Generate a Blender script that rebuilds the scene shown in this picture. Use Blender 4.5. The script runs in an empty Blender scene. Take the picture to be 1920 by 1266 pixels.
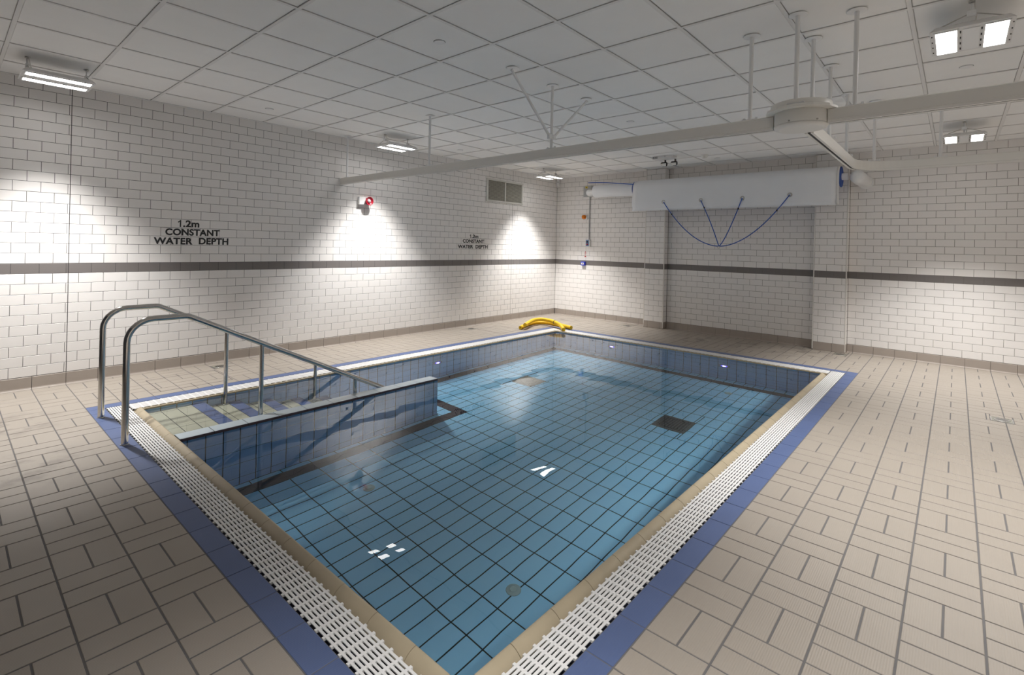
import bpy, bmesh, math, random
from math import pi, sin, cos, radians
from mathutils import Vector, Matrix

random.seed(7)
SC = bpy.context.scene
COL = SC.collection

# ------------------------------------------------------------------ camera
CAM = Vector((6.6963, -9.0828, 1.49085))
YAW, PITCH, ROLL, FPX = 2.2934, -0.0004, -0.0226, 945.4
fwd = Vector((cos(PITCH) * cos(YAW), cos(PITCH) * sin(YAW), sin(PITCH)))
r0 = Vector((sin(YAW), -cos(YAW), 0))
d0 = fwd.cross(r0)
rgt = cos(ROLL) * r0 + sin(ROLL) * d0
dwn = -sin(ROLL) * r0 + cos(ROLL) * d0
cam_data = bpy.data.cameras.new('camera')
cam = bpy.data.objects.new('camera', cam_data)
COL.objects.link(cam)
R3 = Matrix((rgt, -dwn, -fwd)).transposed()
cam.matrix_world = Matrix.Translation(CAM) @ R3.to_4x4()
cam_data.sensor_width = 36.0
cam_data.lens = FPX * 36.0 / 1920.0
cam_data.shift_x = 0.0002
cam_data.shift_y = -(633.0 - 461.4) / 1920.0
cam_data.clip_start = 0.02
SC.camera = cam


def project(p):
    q = Vector(p) - CAM
    z = q.dot(fwd)
    if z < 0.05:
        return None
    return (959.7 + FPX * q.dot(rgt) / z, 461.4 + FPX * q.dot(dwn) / z, z)


# ------------------------------------------------------------- world, view
world = bpy.data.worlds.new('world')
SC.world = world
world.use_nodes = True
world.node_tree.nodes['Background'].inputs[0].default_value = (0.02, 0.022, 0.025, 1)
world.node_tree.nodes['Background'].inputs[1].default_value = 0.3
vs = SC.view_settings
vs.view_transform = 'Standard'
vs.look = 'None'
vs.gamma = 1.0
vs.use_curve_mapping = False
vs.exposure = 0.24
cy = SC.cycles
cy.max_bounces = 14
cy.diffuse_bounces = 7
cy.glossy_bounces = 6
cy.transmission_bounces = 10
cy.transparent_max_bounces = 8
cy.caustics_reflective = False
cy.caustics_refractive = True
cy.blur_glossy = 0.3
cy.sample_clamp_indirect = 6.0
cy.use_denoising = True

LAMP_POWER = 185.0          # each lamp head; two per fitting
LAMP_COLOUR = (1.0, 0.972, 0.94)
SPOT_ANGLE = radians(90)
SPOT_BLEND = 0.80
LENS_STRENGTH = 11.0

ROOM_X, ROOM_Y, ROOM_Z = 8.3, -11.0, 3.0


# --------------------------------------------------------------- materials
def mat(name, colour, rough=0.5, metal=0.0, spec=0.5, noise=0.0, nscale=6.0, bump=0.0, bscale=200.0,
        ribs=None, ribstr=0.15, coat=0.0, emit=None, estr=0.0, gen=False):
    m = bpy.data.materials.new(name)
    m.use_nodes = True
    nt = m.node_tree
    b = nt.nodes['Principled BSDF']
    b.inputs['Base Color'].default_value = (*colour, 1)
    b.inputs['Roughness'].default_value = rough
    b.inputs['Metallic'].default_value = metal
    b.inputs['Specular IOR Level'].default_value = spec
    b.inputs['Coat Weight'].default_value = coat
    if emit:
        b.inputs['Emission Color'].default_value = (*emit, 1)
        b.inputs['Emission Strength'].default_value = estr
    geo = nt.nodes.new('ShaderNodeNewGeometry')
    if noise > 0:
        n = nt.nodes.new('ShaderNodeTexNoise')
        n.inputs['Scale'].default_value = nscale
        n.inputs['Detail'].default_value = 3.0
        nt.links.new(geo.outputs['Position'], n.inputs['Vector'])
        mx = nt.nodes.new('ShaderNodeMix')
        mx.data_type = 'RGBA'
        mx.inputs[6].default_value = (*[c * (1 - noise) for c in colour], 1)
        mx.inputs[7].default_value = (*[min(1, c * (1 + noise)) for c in colour], 1)
        nt.links.new(n.outputs['Fac'], mx.inputs[0])
        nt.links.new(mx.outputs[2], b.inputs['Base Color'])
    hsrc = None
    if bump > 0:
        n2 = nt.nodes.new('ShaderNodeTexNoise')
        n2.inputs['Scale'].default_value = bscale
        nt.links.new(geo.outputs['Position'], n2.inputs['Vector'])
        hsrc, st = n2.outputs['Fac'], bump
    if ribs:
        w = nt.nodes.new('ShaderNodeTexWave')
        w.wave_type = 'BANDS'
        w.bands_direction = ribs[0]
        w.inputs['Scale'].default_value = ribs[1]
        nt.links.new(geo.outputs['Position'], w.inputs['Vector'])
        hsrc, st = w.outputs['Fac'], ribstr
    if hsrc:
        bp = nt.nodes.new('ShaderNodeBump')
        bp.inputs['Strength'].default_value = st
        bp.inputs['Distance'].default_value = 0.002
        nt.links.new(hsrc, bp.inputs['Height'])
        nt.links.new(bp.outputs['Normal'], b.inputs['Normal'])
    return m


M = {}
M['wall_tile'] = mat('white_glazed_tile', (0.83, 0.81, 0.795), 0.38, noise=0.025, nscale=3)
M['band_tile'] = mat('grey_glazed_tile', (0.18, 0.165, 0.16), 0.40, noise=0.05, nscale=4)
M['wall_grout'] = mat('wall_grout', (0.09, 0.086, 0.09), 0.9, noise=0.1)
M['back_grout'] = mat('far_wall_grout', (0.18, 0.165, 0.15), 0.9, noise=0.1)
M['skirt_tile'] = mat('taupe_skirting_tile', (0.38, 0.333, 0.295), 0.5, noise=0.05)
M['deck_tile'] = mat('beige_ribbed_tile', (0.362, 0.322, 0.278), 0.52, noise=0.07, nscale=2.5, ribs=('X', 37.0), ribstr=0.22)
M['deck_grout'] = mat('deck_grout', (0.15, 0.146, 0.147), 0.9, noise=0.15, nscale=8)
M['blue_tile'] = mat('blue_ribbed_tile', (0.095, 0.138, 0.285), 0.5, noise=0.10, nscale=5, ribs=('X', 37.0), ribstr=0.15)
M['coping'] = mat('sand_coping_tile', (0.46, 0.39, 0.275), 0.42, noise=0.12, nscale=9)
M['grating'] = mat('white_grating_plastic', (0.84, 0.84, 0.84), 0.4)
M['gutter'] = mat('gutter_channel', (0.018, 0.024, 0.05), 0.6)
M['pool_floor'] = mat('pale_blue_pool_tile', (0.31, 0.70, 1.0), 0.35, noise=0.05, nscale=3)
M['pool_wall'] = mat('grey_blue_pool_tile', (0.40, 0.64, 0.95), 0.35, noise=0.05, nscale=3)
M['pool_grout'] = mat('dark_pool_grout', (0.012, 0.022, 0.022), 0.9)
M['line_tile'] = mat('dark_plum_line_tile', (0.022, 0.012, 0.020), 0.4, noise=0.1)
M['edge_tile'] = mat('dark_mauve_edge_tile', (0.085, 0.052, 0.060), 0.4, noise=0.1)
M['wall_cap'] = mat('pale_cap_tile', (0.52, 0.60, 0.66), 0.35, noise=0.04)
M['tread'] = mat('cream_tread_tile', (0.60, 0.60, 0.46), 0.45, noise=0.06)
M['nosing'] = mat('blue_nosing_tile', (0.11, 0.17, 0.38), 0.45, noise=0.08)
M['ceiling_tile'] = mat('white_ceiling_tile', (0.92, 0.92, 0.915), 0.85, noise=0.02, bump=0.1, bscale=60)
M['grid_bar'] = mat('white_grid_bar', (0.82, 0.815, 0.81), 0.6)
M['void'] = mat('ceiling_void', (0.62, 0.62, 0.62), 0.9)
M['steel'] = mat('polished_steel', (0.60, 0.585, 0.56), 0.09, metal=1.0)
M['brushed'] = mat('brushed_steel', (0.55, 0.54, 0.52), 0.35, metal=1.0)
M['white_paint'] = mat('white_powder_coat', (0.84, 0.85, 0.86), 0.38)
M['cream_paint'] = mat('off_white_paint', (0.83, 0.82, 0.785), 0.4)
M['housing'] = mat('grey_white_housing', (0.76, 0.76, 0.76), 0.45)
M['dark'] = mat('dark_rubber_and_shade', (0.02, 0.02, 0.022), 0.6)  # also colours the strips that paint shade inside the track slots
M['lens'] = mat('lit_lens', (0.9, 0.9, 0.9), 0.3, emit=(1.0, 0.975, 0.94), estr=LENS_STRENGTH)
M['red'] = mat('red_plastic', (0.30, 0.006, 0.02), 0.3)
M['clear'] = mat('pale_strobe_lens', (0.50, 0.42, 0.45), 0.12)
M['amber'] = mat('amber_lens', (0.72, 0.20, 0.01), 0.25)
M['blue_plastic'] = mat('blue_plastic', (0.02, 0.04, 0.52), 0.35)
M['panel_blue'] = mat('control_panel_blue', (0.09, 0.20, 0.42), 0.4)
M['grey_plastic'] = mat('grey_plastic', (0.42, 0.43, 0.44), 0.45)
M['yellow'] = mat('yellow_label', (0.78, 0.62, 0.02), 0.5)
M['foam'] = mat('yellow_foam', (0.86, 0.54, 0.015), 0.62, noise=0.06, nscale=14)
M['canvas'] = mat('white_canvas', (0.82, 0.845, 0.885), 0.5, noise=0.03, nscale=4, bump=0.2, bscale=25)
M['hem'] = mat('canvas_hem', (0.74, 0.73, 0.71), 0.5)
M['rope'] = mat('blue_rope', (0.018, 0.10, 0.44), 0.6)
M['blue_foam'] = mat('blue_foam', (0.015, 0.07, 0.33), 0.6)
M['print_black'] = mat('black_lettering', (0.018, 0.018, 0.02), 0.5)
M['print_red'] = mat('red_print', (0.45, 0.03, 0.03), 0.5)
M['vent_frame'] = mat('vent_frame', (0.66, 0.655, 0.62), 0.45)
M['vent_dark'] = mat('vent_inside', (0.10, 0.098, 0.088), 0.8)
M['vent_slat'] = mat('vent_slat', (0.56, 0.55, 0.49), 0.5)
M['drain_plate'] = mat('stone_grey_plate', (0.30, 0.30, 0.25), 0.5, noise=0.15, nscale=20)
M['drain_dark'] = mat('dark_drain_frame', (0.075, 0.095, 0.095), 0.5)
M['inlet'] = mat('pale_inlet', (0.36, 0.52, 0.52), 0.4)
M['pool_light'] = mat('lit_pool_lamp', (0.5, 0.5, 0.9), 0.3, emit=(0.45, 0.42, 1.0), estr=7.0)
M['pool_ring'] = mat('blue_lamp_ring', (0.05, 0.05, 0.6), 0.3, emit=(0.09, 0.07, 1.0), estr=1.6)
M['trim_white'] = mat('white_corner_trim', (0.76, 0.74, 0.70), 0.4)
M['sealant'] = mat('dark_sealant', (0.05, 0.045, 0.05), 0.6)
M['plain_wall'] = mat('plain_tiled_wall', (0.80, 0.79, 0.775), 0.4)
M['grey_wall'] = mat('grey_rear_wall', (0.13, 0.14, 0.17), 0.5)


def water_material():
    m = bpy.data.materials.new('clear_pool_water')
    m.use_nodes = True
    nt = m.node_tree
    nt.nodes.clear()
    out = nt.nodes.new('ShaderNodeOutputMaterial')
    g = nt.nodes.new('ShaderNodeBsdfGlass')
    g.inputs['IOR'].default_value = 1.333
    g.inputs['Roughness'].default_value = 0.0
    g.inputs['Color'].default_value = (0.985, 0.995, 1.0, 1)
    nt.links.new(g.outputs[0], out.inputs['Surface'])
    return m


M['water'] = water_material()


def add_stains(m, spots, dark=0.45):
    """damp patches: noisy blotches round a few fixed places on the deck"""
    nt = m.node_tree
    b = nt.nodes['Principled BSDF']
    src = b.inputs['Base Color'].links[0].from_socket
    geo = nt.nodes.new('ShaderNodeNewGeometry')
    nz = nt.nodes.new('ShaderNodeTexNoise')
    nz.inputs['Scale'].default_value = 5.5
    nz.inputs['Detail'].default_value = 4
    nt.links.new(geo.outputs['Position'], nz.inputs['Vector'])
    tot = None
    for (x, y, r) in spots:
        d = nt.nodes.new('ShaderNodeVectorMath')
        d.operation = 'DISTANCE'
        d.inputs[1].default_value = (x, y, 0)
        nt.links.new(geo.outputs['Position'], d.inputs[0])
        mr = nt.nodes.new('ShaderNodeMapRange')
        mr.inputs['From Min'].default_value = r
        mr.inputs['From Max'].default_value = r * .2
        nt.links.new(d.outputs['Value'], mr.inputs['Value'])
        if tot is None:
            tot = mr.outputs[0]
        else:
            a = nt.nodes.new('ShaderNodeMath')
            a.operation = 'MAXIMUM'
            nt.links.new(tot, a.inputs[0])
            nt.links.new(mr.outputs[0], a.inputs[1])
            tot = a.outputs[0]
    th = nt.nodes.new('ShaderNodeMapRange')
    th.inputs['From Min'].default_value = 0.47
    th.inputs['From Max'].default_value = 0.62
    nt.links.new(nz.outputs['Fac'], th.inputs['Value'])
    ml = nt.nodes.new('ShaderNodeMath')
    ml.operation = 'MULTIPLY'
    nt.links.new(tot, ml.inputs[0])
    nt.links.new(th.outputs[0], ml.inputs[1])
    m2 = nt.nodes.new('ShaderNodeMath')
    m2.operation = 'MULTIPLY'
    m2.inputs[1].default_value = dark
    nt.links.new(ml.outputs[0], m2.inputs[0])
    mx = nt.nodes.new('ShaderNodeMix')
    mx.data_type = 'RGBA'
    nt.links.new(m2.outputs[0], mx.inputs[0])
    nt.links.new(src, mx.inputs[6])
    mx.inputs[7].default_value = (0.06, 0.05, 0.045, 1)
    nt.links.new(mx.outputs[2], b.inputs['Base Color'])


STAINS = [(4.95, -.55, .75), (4.3, -.6, .5), (3.4, -.7, .5), (1.0, -1.75, .30), (.75, -.55, .35), (2.3, -8.75, .45), (1.2, -8.7, .4)]
add_stains(M['deck_tile'], STAINS)
add_stains(M['deck_grout'], STAINS, .7)


# ------------------------------------------------------------ mesh helpers
class MB:
    def __init__(self):
        self.v, self.f, self.s = [], [], []

    def add(self, vs_, fs, smooth=False):
        o = len(self.v)
        self.v += [tuple(p) for p in vs_]
        self.f += [tuple(i + o for i in f) for f in fs]
        self.s += [smooth] * len(fs)
        return self

    def box(self, x0, x1, y0, y1, z0, z1, ch=0.0):
        if x0 > x1: x0, x1 = x1, x0
        if y0 > y1: y0, y1 = y1, y0
        if z0 > z1: z0, z1 = z1, z0
        if ch <= 0:
            v = [(x, y, z) for z in (z0, z1) for y in (y0, y1) for x in (x0, x1)]
            return self.add(v, [(0, 2, 3, 1), (4, 5, 7, 6), (0, 1, 5, 4), (2, 6, 7, 3), (0, 4, 6, 2), (1, 3, 7, 5)])
        bm = bmesh.new()
        bmesh.ops.create_cube(bm, size=1.0)
        for q in bm.verts:
            q.co = Vector(((x0 + x1) / 2 + q.co.x * (x1 - x0), (y0 + y1) / 2 + q.co.y * (y1 - y0), (z0 + z1) / 2 + q.co.z * (z1 - z0)))
        bmesh.ops.bevel(bm, geom=bm.edges[:], offset=ch, segments=2, affect='EDGES', profile=0.5)
        return self.bm(bm)

    def bm(self, bm, mx=None, smooth=False):
        bm.verts.index_update()
        if mx:
            bm.transform(mx)
        self.add([q.co[:] for q in bm.verts], [[q.index for q in f.verts] for f in bm.faces], smooth)
        bm.free()
        return self

    def cyl(self, c, axis, r, h, n=20, r2=None, smooth=True, caps=True):
        """cylinder/cone from c along axis for h"""
        a = Vector(axis).normalized()
        u = a.orthogonal().normalized()
        w = a.cross(u)
        r2 = r if r2 is None else r2
        c = Vector(c)
        ring = [(cos(2 * pi * i / n), sin(2 * pi * i / n)) for i in range(n)]
        b = [c + (u * x + w * y) * r for x, y in ring]
        t = [c + a * h + (u * x + w * y) * r2 for x, y in ring]
        self.add(b + t, [(i, (i + 1) % n, n + (i + 1) % n, n + i) for i in range(n)], smooth)
        if caps:
            self.add(b, [tuple(reversed(range(n)))])
            self.add(t, [tuple(range(n))])
        return self

    def lathe(self, c, axis, prof, n=24, smooth=True):
        """prof: list of (radius, height along axis)"""
        a = Vector(axis).normalized()
        u = a.orthogonal().normalized()
        w = a.cross(u)
        c = Vector(c)
        vs_ = []
        for r, h in prof:
            for i in range(n):
                t = 2 * pi * i / n
                vs_.append(c + a * h + (u * cos(t) + w * sin(t)) * max(r, 1e-5))
        fs = []
        for k in range(len(prof) - 1):
            for i in range(n):
                fs.append((k * n + i, k * n + (i + 1) % n, (k + 1) * n + (i + 1) % n, (k + 1) * n + i))
        self.add(vs_, fs, smooth)
        self.add(vs_[:n], [tuple(reversed(range(n)))])
        self.add(vs_[-n:], [tuple(range(n))])
        return self

    def tube(self, pts, r, n=12, smooth=True, closed=False):
        pts = [Vector(p) for p in pts]
        m = len(pts)
        tang = []
        for i in range(m):
            a = pts[max(i - 1, 0)]
            b = pts[min(i + 1, m - 1)]
            tang.append((b - a).normalized())
        u = tang[0].orthogonal().normalized()
        vs_ = []
        for i in range(m):
            t = tang[i]
            u = (u - t * u.dot(t)).normalized()
            w = t.cross(u)
            rr = r[i] if isinstance(r, (list, tuple)) else r
            for k in range(n):
                q = 2 * pi * k / n
                vs_.append(pts[i] + (u * cos(q) + w * sin(q)) * rr)
        fs = [(i * n + k, i * n + (k + 1) % n, (i + 1) * n + (k + 1) % n, (i + 1) * n + k) for i in range(m - 1) for k in range(n)]
        self.add(vs_, fs, smooth)
        self.add(vs_[:n], [tuple(reversed(range(n)))])
        self.add(vs_[-n:], [tuple(range(n))])
        return self

    def sweep(self, path, prof, smooth=False, caps=True):
        """sweep closed profile (lateral, z) along a horizontal path"""
        path = [Vector(p) for p in path]
        m, n = len(path), len(prof)
        vs_ = []
        for i in range(m):
            a = path[max(i - 1, 0)]
            b = path[min(i + 1, m - 1)]
            t = (b - a)
            t.z = 0
            t.normalize()
            lat = Vector((t.y, -t.x, 0))
            for l, z in prof:
                vs_.append(path[i] + lat * l + Vector((0, 0, z)))
        fs = [(i * n + k, i * n + (k + 1) % n, (i + 1) * n + (k + 1) % n, (i + 1) * n + k) for i in range(m - 1) for k in range(n)]
        self.add(vs_, fs, smooth)
        if caps:
            self.add(vs_[:n], [tuple(range(n))])
            self.add(vs_[-n:], [tuple(reversed(range(n)))])
        return self

    def build(self, name, material, parent=None, fix=True):
        me = bpy.data.meshes.new(name)
        me.from_pydata(self.v, [], self.f)
        me.polygons.foreach_set('use_smooth', self.s)
        if fix:
            bm = bmesh.new()
            bm.from_mesh(me)
            bmesh.ops.recalc_face_normals(bm, faces=bm.faces[:])
            bm.to_mesh(me)
            bm.free()
        me.materials.append(material)
        o = bpy.data.objects.new(name, me)
        COL.objects.link(o)
        if parent is not None:
            o.parent = parent
            o.matrix_parent_inverse = parent_inv(parent)
        return o


def parent_inv(p):
    return world_of(p).inverted()


def world_of(o):
    m = o.matrix_basis.copy()
    if o.parent is not None:
        m = world_of(o.parent) @ o.matrix_parent_inverse @ m
    return m


def tag(o, label=None, cat=None, group=None, kind=None):
    if label: o['label'] = label
    if cat: o['category'] = cat
    if group: o['group'] = group
    if kind: o['kind'] = kind
    return o


def thing(name, label, cat, loc, group=None):
    o = bpy.data.objects.new(name, None)
    o.empty_display_size = 0.1
    o.location = loc
    COL.objects.link(o)
    return tag(o, label, cat, group)


def structure(name, mb, material, label=None):
    o = mb.build(name, material)
    o['kind'] = 'structure'
    if label: o['label'] = label
    return o


# --------------------------------------------------------------- tile fields
TILE_CACHE = {}


def tile_geo(w, h, t, ch):
    a, b = w / 2, h / 2
    v = [(-a, -b, -t), (a, -b, -t), (a, b, -t), (-a, b, -t),
         (-a, -b, -ch), (a, -b, -ch), (a, b, -ch), (-a, b, -ch),
         (-a + ch, -b + ch, 0), (a - ch, -b + ch, 0), (a - ch, b - ch, 0), (-a + ch, b - ch, 0)]
    f = [(8, 9, 10, 11)]
    for i in range(4):
        j = (i + 1) % 4
        f.append((i, j, 4 + j, 4 + i))
        f.append((4 + i, 4 + j, 8 + j, 8 + i))
    return v, f


class Field:
    """tiles of one surface: the 300 that show largest become parts, the rest one part of kind stuff"""

    def __init__(self, parent, name, material, rest_name, limit=300, ch=0.0012, t=0.008):
        self.p, self.name, self.m, self.rest, self.limit, self.ch, self.t = parent, name, material, rest_name, limit, ch, t
        self.items = []

    def tile(self, c, u, v, w, h):
        """centre of the face, two unit axes, size; normal = u x v"""
        if w < 0.008 or h < 0.008:
            return
        self.items.append((Vector(c), Vector(u), Vector(v), w, h))

    def size(self, it):
        c, u, v, w, h = it
        q = project(c)
        n = u.cross(v)
        d = CAM - c
        if q is None or not (-30 < q[0] < 1950 and -30 < q[1] < 1296):
            return 1e-6 / max(d.length, .1)
        return w * h * max(0.02, n.dot(d.normalized())) / d.length_squared

    def build(self):
        self.items.sort(key=lambda i: -self.size(i))
        for it in self.items[:self.limit]:
            c, u, v, w, h = it
            key = (self.m.name, round(w, 4), round(h, 4), self.t, self.ch)
            me = TILE_CACHE.get(key)
            if me is None:
                gv, gf = tile_geo(w, h, self.t, self.ch)
                me = bpy.data.meshes.new(self.name)
                me.from_pydata(gv, [], gf)
                me.materials.append(self.m)
                TILE_CACHE[key] = me
            o = bpy.data.objects.new(self.name, me)
            n = u.cross(v)
            jig = Matrix.Rotation(random.uniform(-.0016, .0016), 3, u) @ Matrix.Rotation(random.uniform(-.0016, .0016), 3, v)
            rot = (jig @ Matrix((u, v, n)).transposed()).to_4x4()
            o.parent = self.p
            o.matrix_parent_inverse = parent_inv(self.p)
            o.matrix_basis = Matrix.Translation(c + n * random.uniform(-.0002, .0002)) @ rot
            COL.objects.link(o)
        if len(self.items) > self.limit:
            mb = MB()
            for c, u, v, w, h in self.items[self.limit:]:
                gv, gf = tile_geo(w, h, self.t, self.ch)
                n = u.cross(v)
                mb.add([c + u * x + v * y + n * z for x, y, z in gv], gf)
            o = mb.build(self.rest, self.m, self.p, fix=False)
            o['kind'] = 'stuff'


X, Y, Z = Vector((1, 0, 0)), Vector((0, 1, 0)), Vector((0, 0, 1))
G = 0.0038                                   # joint width


def cuts(a, b, first, pitch):
    """joint positions between a and b"""
    k0 = math.ceil((a - first) / pitch - 1e-6)
    out = [a]
    x = first + k0 * pitch
    while x < b - 1e-6:
        if x > a + 0.006: out.append(x)
        x += pitch
    out.append(b)
    return out


def subtract(r, e):
    x0, x1, y0, y1 = r
    a0, a1, b0, b1 = e
    if a0 >= x1 - 1e-6 or a1 <= x0 + 1e-6 or b0 >= y1 - 1e-6 or b1 <= y0 + 1e-6:
        return [r]
    out = []
    if a0 > x0: out.append((x0, a0, y0, y1))
    if a1 < x1: out.append((a1, x1, y0, y1))
    m0, m1 = max(x0, a0), min(x1, a1)
    if b0 > y0: out.append((m0, m1, y0, b0))
    if b1 < y1: out.append((m0, m1, b1, y1))
    return out


# ---------------------------------------------------------------- room shell
ZB, CH = 0.1238, (3.0 - 0.1238) / 29
TT = 0.008                                    # tile thickness
DEP = 0.0022                                  # depth of the joints

wall_left = structure('wall_left', MB().box(-0.15, -DEP, ROOM_Y - .15, 0.15, -0.05, 3.08), M['wall_grout'],
                      'long white tiled wall with a dark band, left of the pool')
wall_back = structure('wall_back', MB().box(0.0, ROOM_X + .15, DEP, 0.15, -0.05, 3.08), M['back_grout'],
                      'far white tiled wall with a dark band behind the pool')
wall_right = structure('wall_right', MB().box(ROOM_X, ROOM_X + .15, ROOM_Y - .15, 0.0, -0.05, 3.08), M['plain_wall'],
                       'right-hand wall outside the picture')
wall_front = structure('wall_front', MB().box(0.0, ROOM_X, ROOM_Y - .15, ROOM_Y, -0.05, 3.08), M['grey_wall'],
                       'wall behind the camera')


def wall_rows(field, band, origin, u, n_rows, segs):
    """segs: list of (a, b, first_even, first_odd)"""
    for r in range(n_rows):
        z0, z1 = ZB + r * CH, ZB + (r + 1) * CH
        for a, b, fe, fo in segs:
            c = cuts(a, b, fo if r % 2 else fe, 0.199)
            for p, q in zip(c, c[1:]):
                w = q - p - G
                ctr = Vector(origin) + u * ((p + q) / 2) + Z * ((z0 + z1) / 2)
                (band if r == 10 else field).tile(ctr, u, Z, w, z1 - z0 - G)


fl = Field(wall_left, 'wall_tile', M['wall_tile'], 'small_wall_tiles')
fb = Field(wall_left, 'band_tile', M['band_tile'], 'small_band_tiles')
wall_rows(fl, fb, (0, 0, 0), Y, 29, [
    (ROOM_Y, -8.2245, -8.241 - .199 * 15, -8.341 - .199 * 15),
    (-8.2225, -1.4925, -8.043, -8.143),
    (-1.4915, -0.0008, -1.33 + .1, -1.33)])
fl.build(); fb.build()
for yj in (-8.2235, -1.492):
    MB().box(-DEP - .001, -0.0006, yj - .0026, yj + .0026, ZB - .12, 3.0).build('movement_joint', M['sealant'], wall_left)

PIL = [(2.22, 2.613, -0.15), (5.045, 5.478, -0.15)]
fl = Field(wall_back, 'wall_tile', M['wall_tile'], 'small_wall_tiles')
fb = Field(wall_back, 'band_tile', M['band_tile'], 'small_band_tiles')
wall_rows(fl, fb, (0, 0, 0), X, 29, [
    (0.0008, PIL[0][0] - .002, .086, .192),
    (PIL[0][1] + .002, PIL[1][0] - .002, 2.885, 2.785),
    (PIL[1][1] + .002, ROOM_X, 5.582, 5.682)])
fl.build(); fb.build()

# pilasters standing proud of the far wall
for k, (x0, x1, yf) in enumerate(PIL):
    p = structure('trim_%d' % (k + 1), MB().box(x0 + DEP, x1 - DEP, yf + DEP, 0.0, -0.01, 3.0), M['back_grout'],
                  ('tiled pilaster on the far wall near the roller motor', 'tiled pilaster on the far wall below the right roller bearing')[k])
    f1 = Field(p, 'wall_tile', M['wall_tile'], 'small_wall_tiles', 300)
    f2 = Field(p, 'band_tile', M['band_tile'], 'small_band_tiles', 300)
    f3 = Field(p, 'skirting_tile', M['skirt_tile'], 'small_skirting_tiles', 300)
    fe, fo = ((2.42, 2.32), (5.119, 5.218))[k]
    wall_rows(f1, f2, (0, yf, 0), X, 29, [(x0 + .012, x1 - .012, fe, fo)])
    for r in range(29):
        z = ZB + (r + .5) * CH
        for xs, u in ((x1, Y), (x0, -Y)):
            (f2 if r == 10 else f1).tile((xs, yf / 2 + .003, z), u, Z, abs(yf) - .02, CH - G)
    for p0, p1 in zip(cuts(x0 + .003, x1 - .003, 5.306, .25), cuts(x0 + .003, x1 - .003, 5.306, .25)[1:]):
        f3.tile(((p0 + p1) / 2, yf - .002, ZB / 2), X, Z, p1 - p0 - G, ZB - G)
    for xs, u in ((x1 + .002, Y), (x0 - .002, -Y)):
        f3.tile((xs, yf / 2, ZB / 2), u, Z, abs(yf) - .006, ZB - G)
    f1.build(); f2.build(); f3.build()
    for xs in (x0 + .005, x1 - .005):
        MB().box(xs - .007, xs + .007, yf - .002, yf + .012, ZB * .1, 2.999, .002).build('corner_trim', M['trim_white'], p)


# skirting
def skirting_piece(w):
    """cross-section along local x: (depth, z), face towards +depth"""
    pr = [(0, 0.0)] + [(0.030 - 0.0, 0.0015)] + [(0.012 + 0.018 * (1 - sin(a)), 0.0015 + 0.020 * (1 - cos(a))) for a in (.4, .8, 1.2, 1.57)] + [(0.012, ZB - .006), (0.0095, ZB - G), (0, ZB - G)]
    n = len(pr)
    v = [(x, d, z) for x in (-w / 2, w / 2) for d, z in pr]
    f = [(i, (i + 1) % n, n + (i + 1) % n, n + i) for i in range(n)] + [tuple(range(n)), tuple(reversed(range(n, 2 * n)))]
    return v, f


def skirting(name, label, runs):
    root = None
    for origin, u, d, a, b, first in runs:
        c = cuts(a, b, first, .25)
        for p, q in zip(c, c[1:]):
            w = q - p - G
            if w < .01: continue
            key = ('skirt', round(w, 3))
            if root is None:
                root = bpy.data.objects.new(name, None)
                COL.objects.link(root)
                root['kind'] = 'structure'
                root['label'] = label
            me = TILE_CACHE.get(key)
            if me is None:
                v, f = skirting_piece(w)
                me = bpy.data.meshes.new('skirting_tile')
                me.from_pydata(v, [], f)
                bm = bmesh.new(); bm.from_mesh(me)
                bmesh.ops.recalc_face_normals(bm, faces=bm.faces[:])
                bm.to_mesh(me); bm.free()
                me.materials.append(M['skirt_tile'])
                TILE_CACHE[key] = me
            o = bpy.data.objects.new('skirting_tile', me)
            o.parent = root
            uu, dd = Vector(u), Vector(d)
            if uu.cross(dd).z < 0: uu = -uu
            o.matrix_basis = Matrix.Translation(Vector(origin) + Vector(u) * ((p + q) / 2)) @ Matrix((uu, dd, Z)).transposed().to_4x4()
            COL.objects.link(o)
    return root


skirting('baseboard_left', 'taupe coved tile skirting along the left wall', [((-.004, 0, 0), Y, X, ROOM_Y, -0.02, -8.2248)])
skirting('baseboard_back', 'taupe coved tile skirting along the far wall', [
    ((0, .004, 0), X, -Y, 0.02, PIL[0][0] - .004, 5.556),
    ((0, .004, 0), X, -Y, PIL[0][1] + .004, PIL[1][0] - .004, 5.530),
    ((0, .004, 0), X, -Y, PIL[1][1] + .004, ROOM_X, 5.556)])

# ceiling
ceiling = structure('ceiling', MB().box(0.0, ROOM_X, ROOM_Y, 0.0, 3.02, 3.08), M['void'], 'white suspended tile ceiling on an exposed grid')
gx = [x for x in (5.857 - .6 * 9 + .6 * k for k in range(0, 16)) if 0.02 < x < ROOM_X]
gy = [y for y in (-5.166 + .5985 * k for k in range(-11, 9)) if ROOM_Y < y < -0.03]
ex = [0.0] + gx + [ROOM_X]
ey = [ROOM_Y] + gy + [0.0]
fc = Field(ceiling, 'ceiling_tile', M['ceiling_tile'], 'small_ceiling_tiles', 300, ch=0.004, t=0.018)
for a, b in zip(ex, ex[1:]):
    for c, d in zip(ey, ey[1:]):
        fc.tile(((a + b) / 2, (c + d) / 2, 3.0055), X, -Y, b - a - .0262, d - c - .0262)
fc.build()
for x in gx:
    MB().box(x - .012, x + .012, ROOM_Y, 0, 2.9995, 3.004).build('grid_bar', M['grid_bar'], ceiling)
for y in gy:
    for a, b in zip(ex, ex[1:]):
        pass
    MB().box(0, ROOM_X, y - .012, y + .012, 2.9997, 3.004).build('grid_bar', M['grid_bar'], ceiling)
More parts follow.
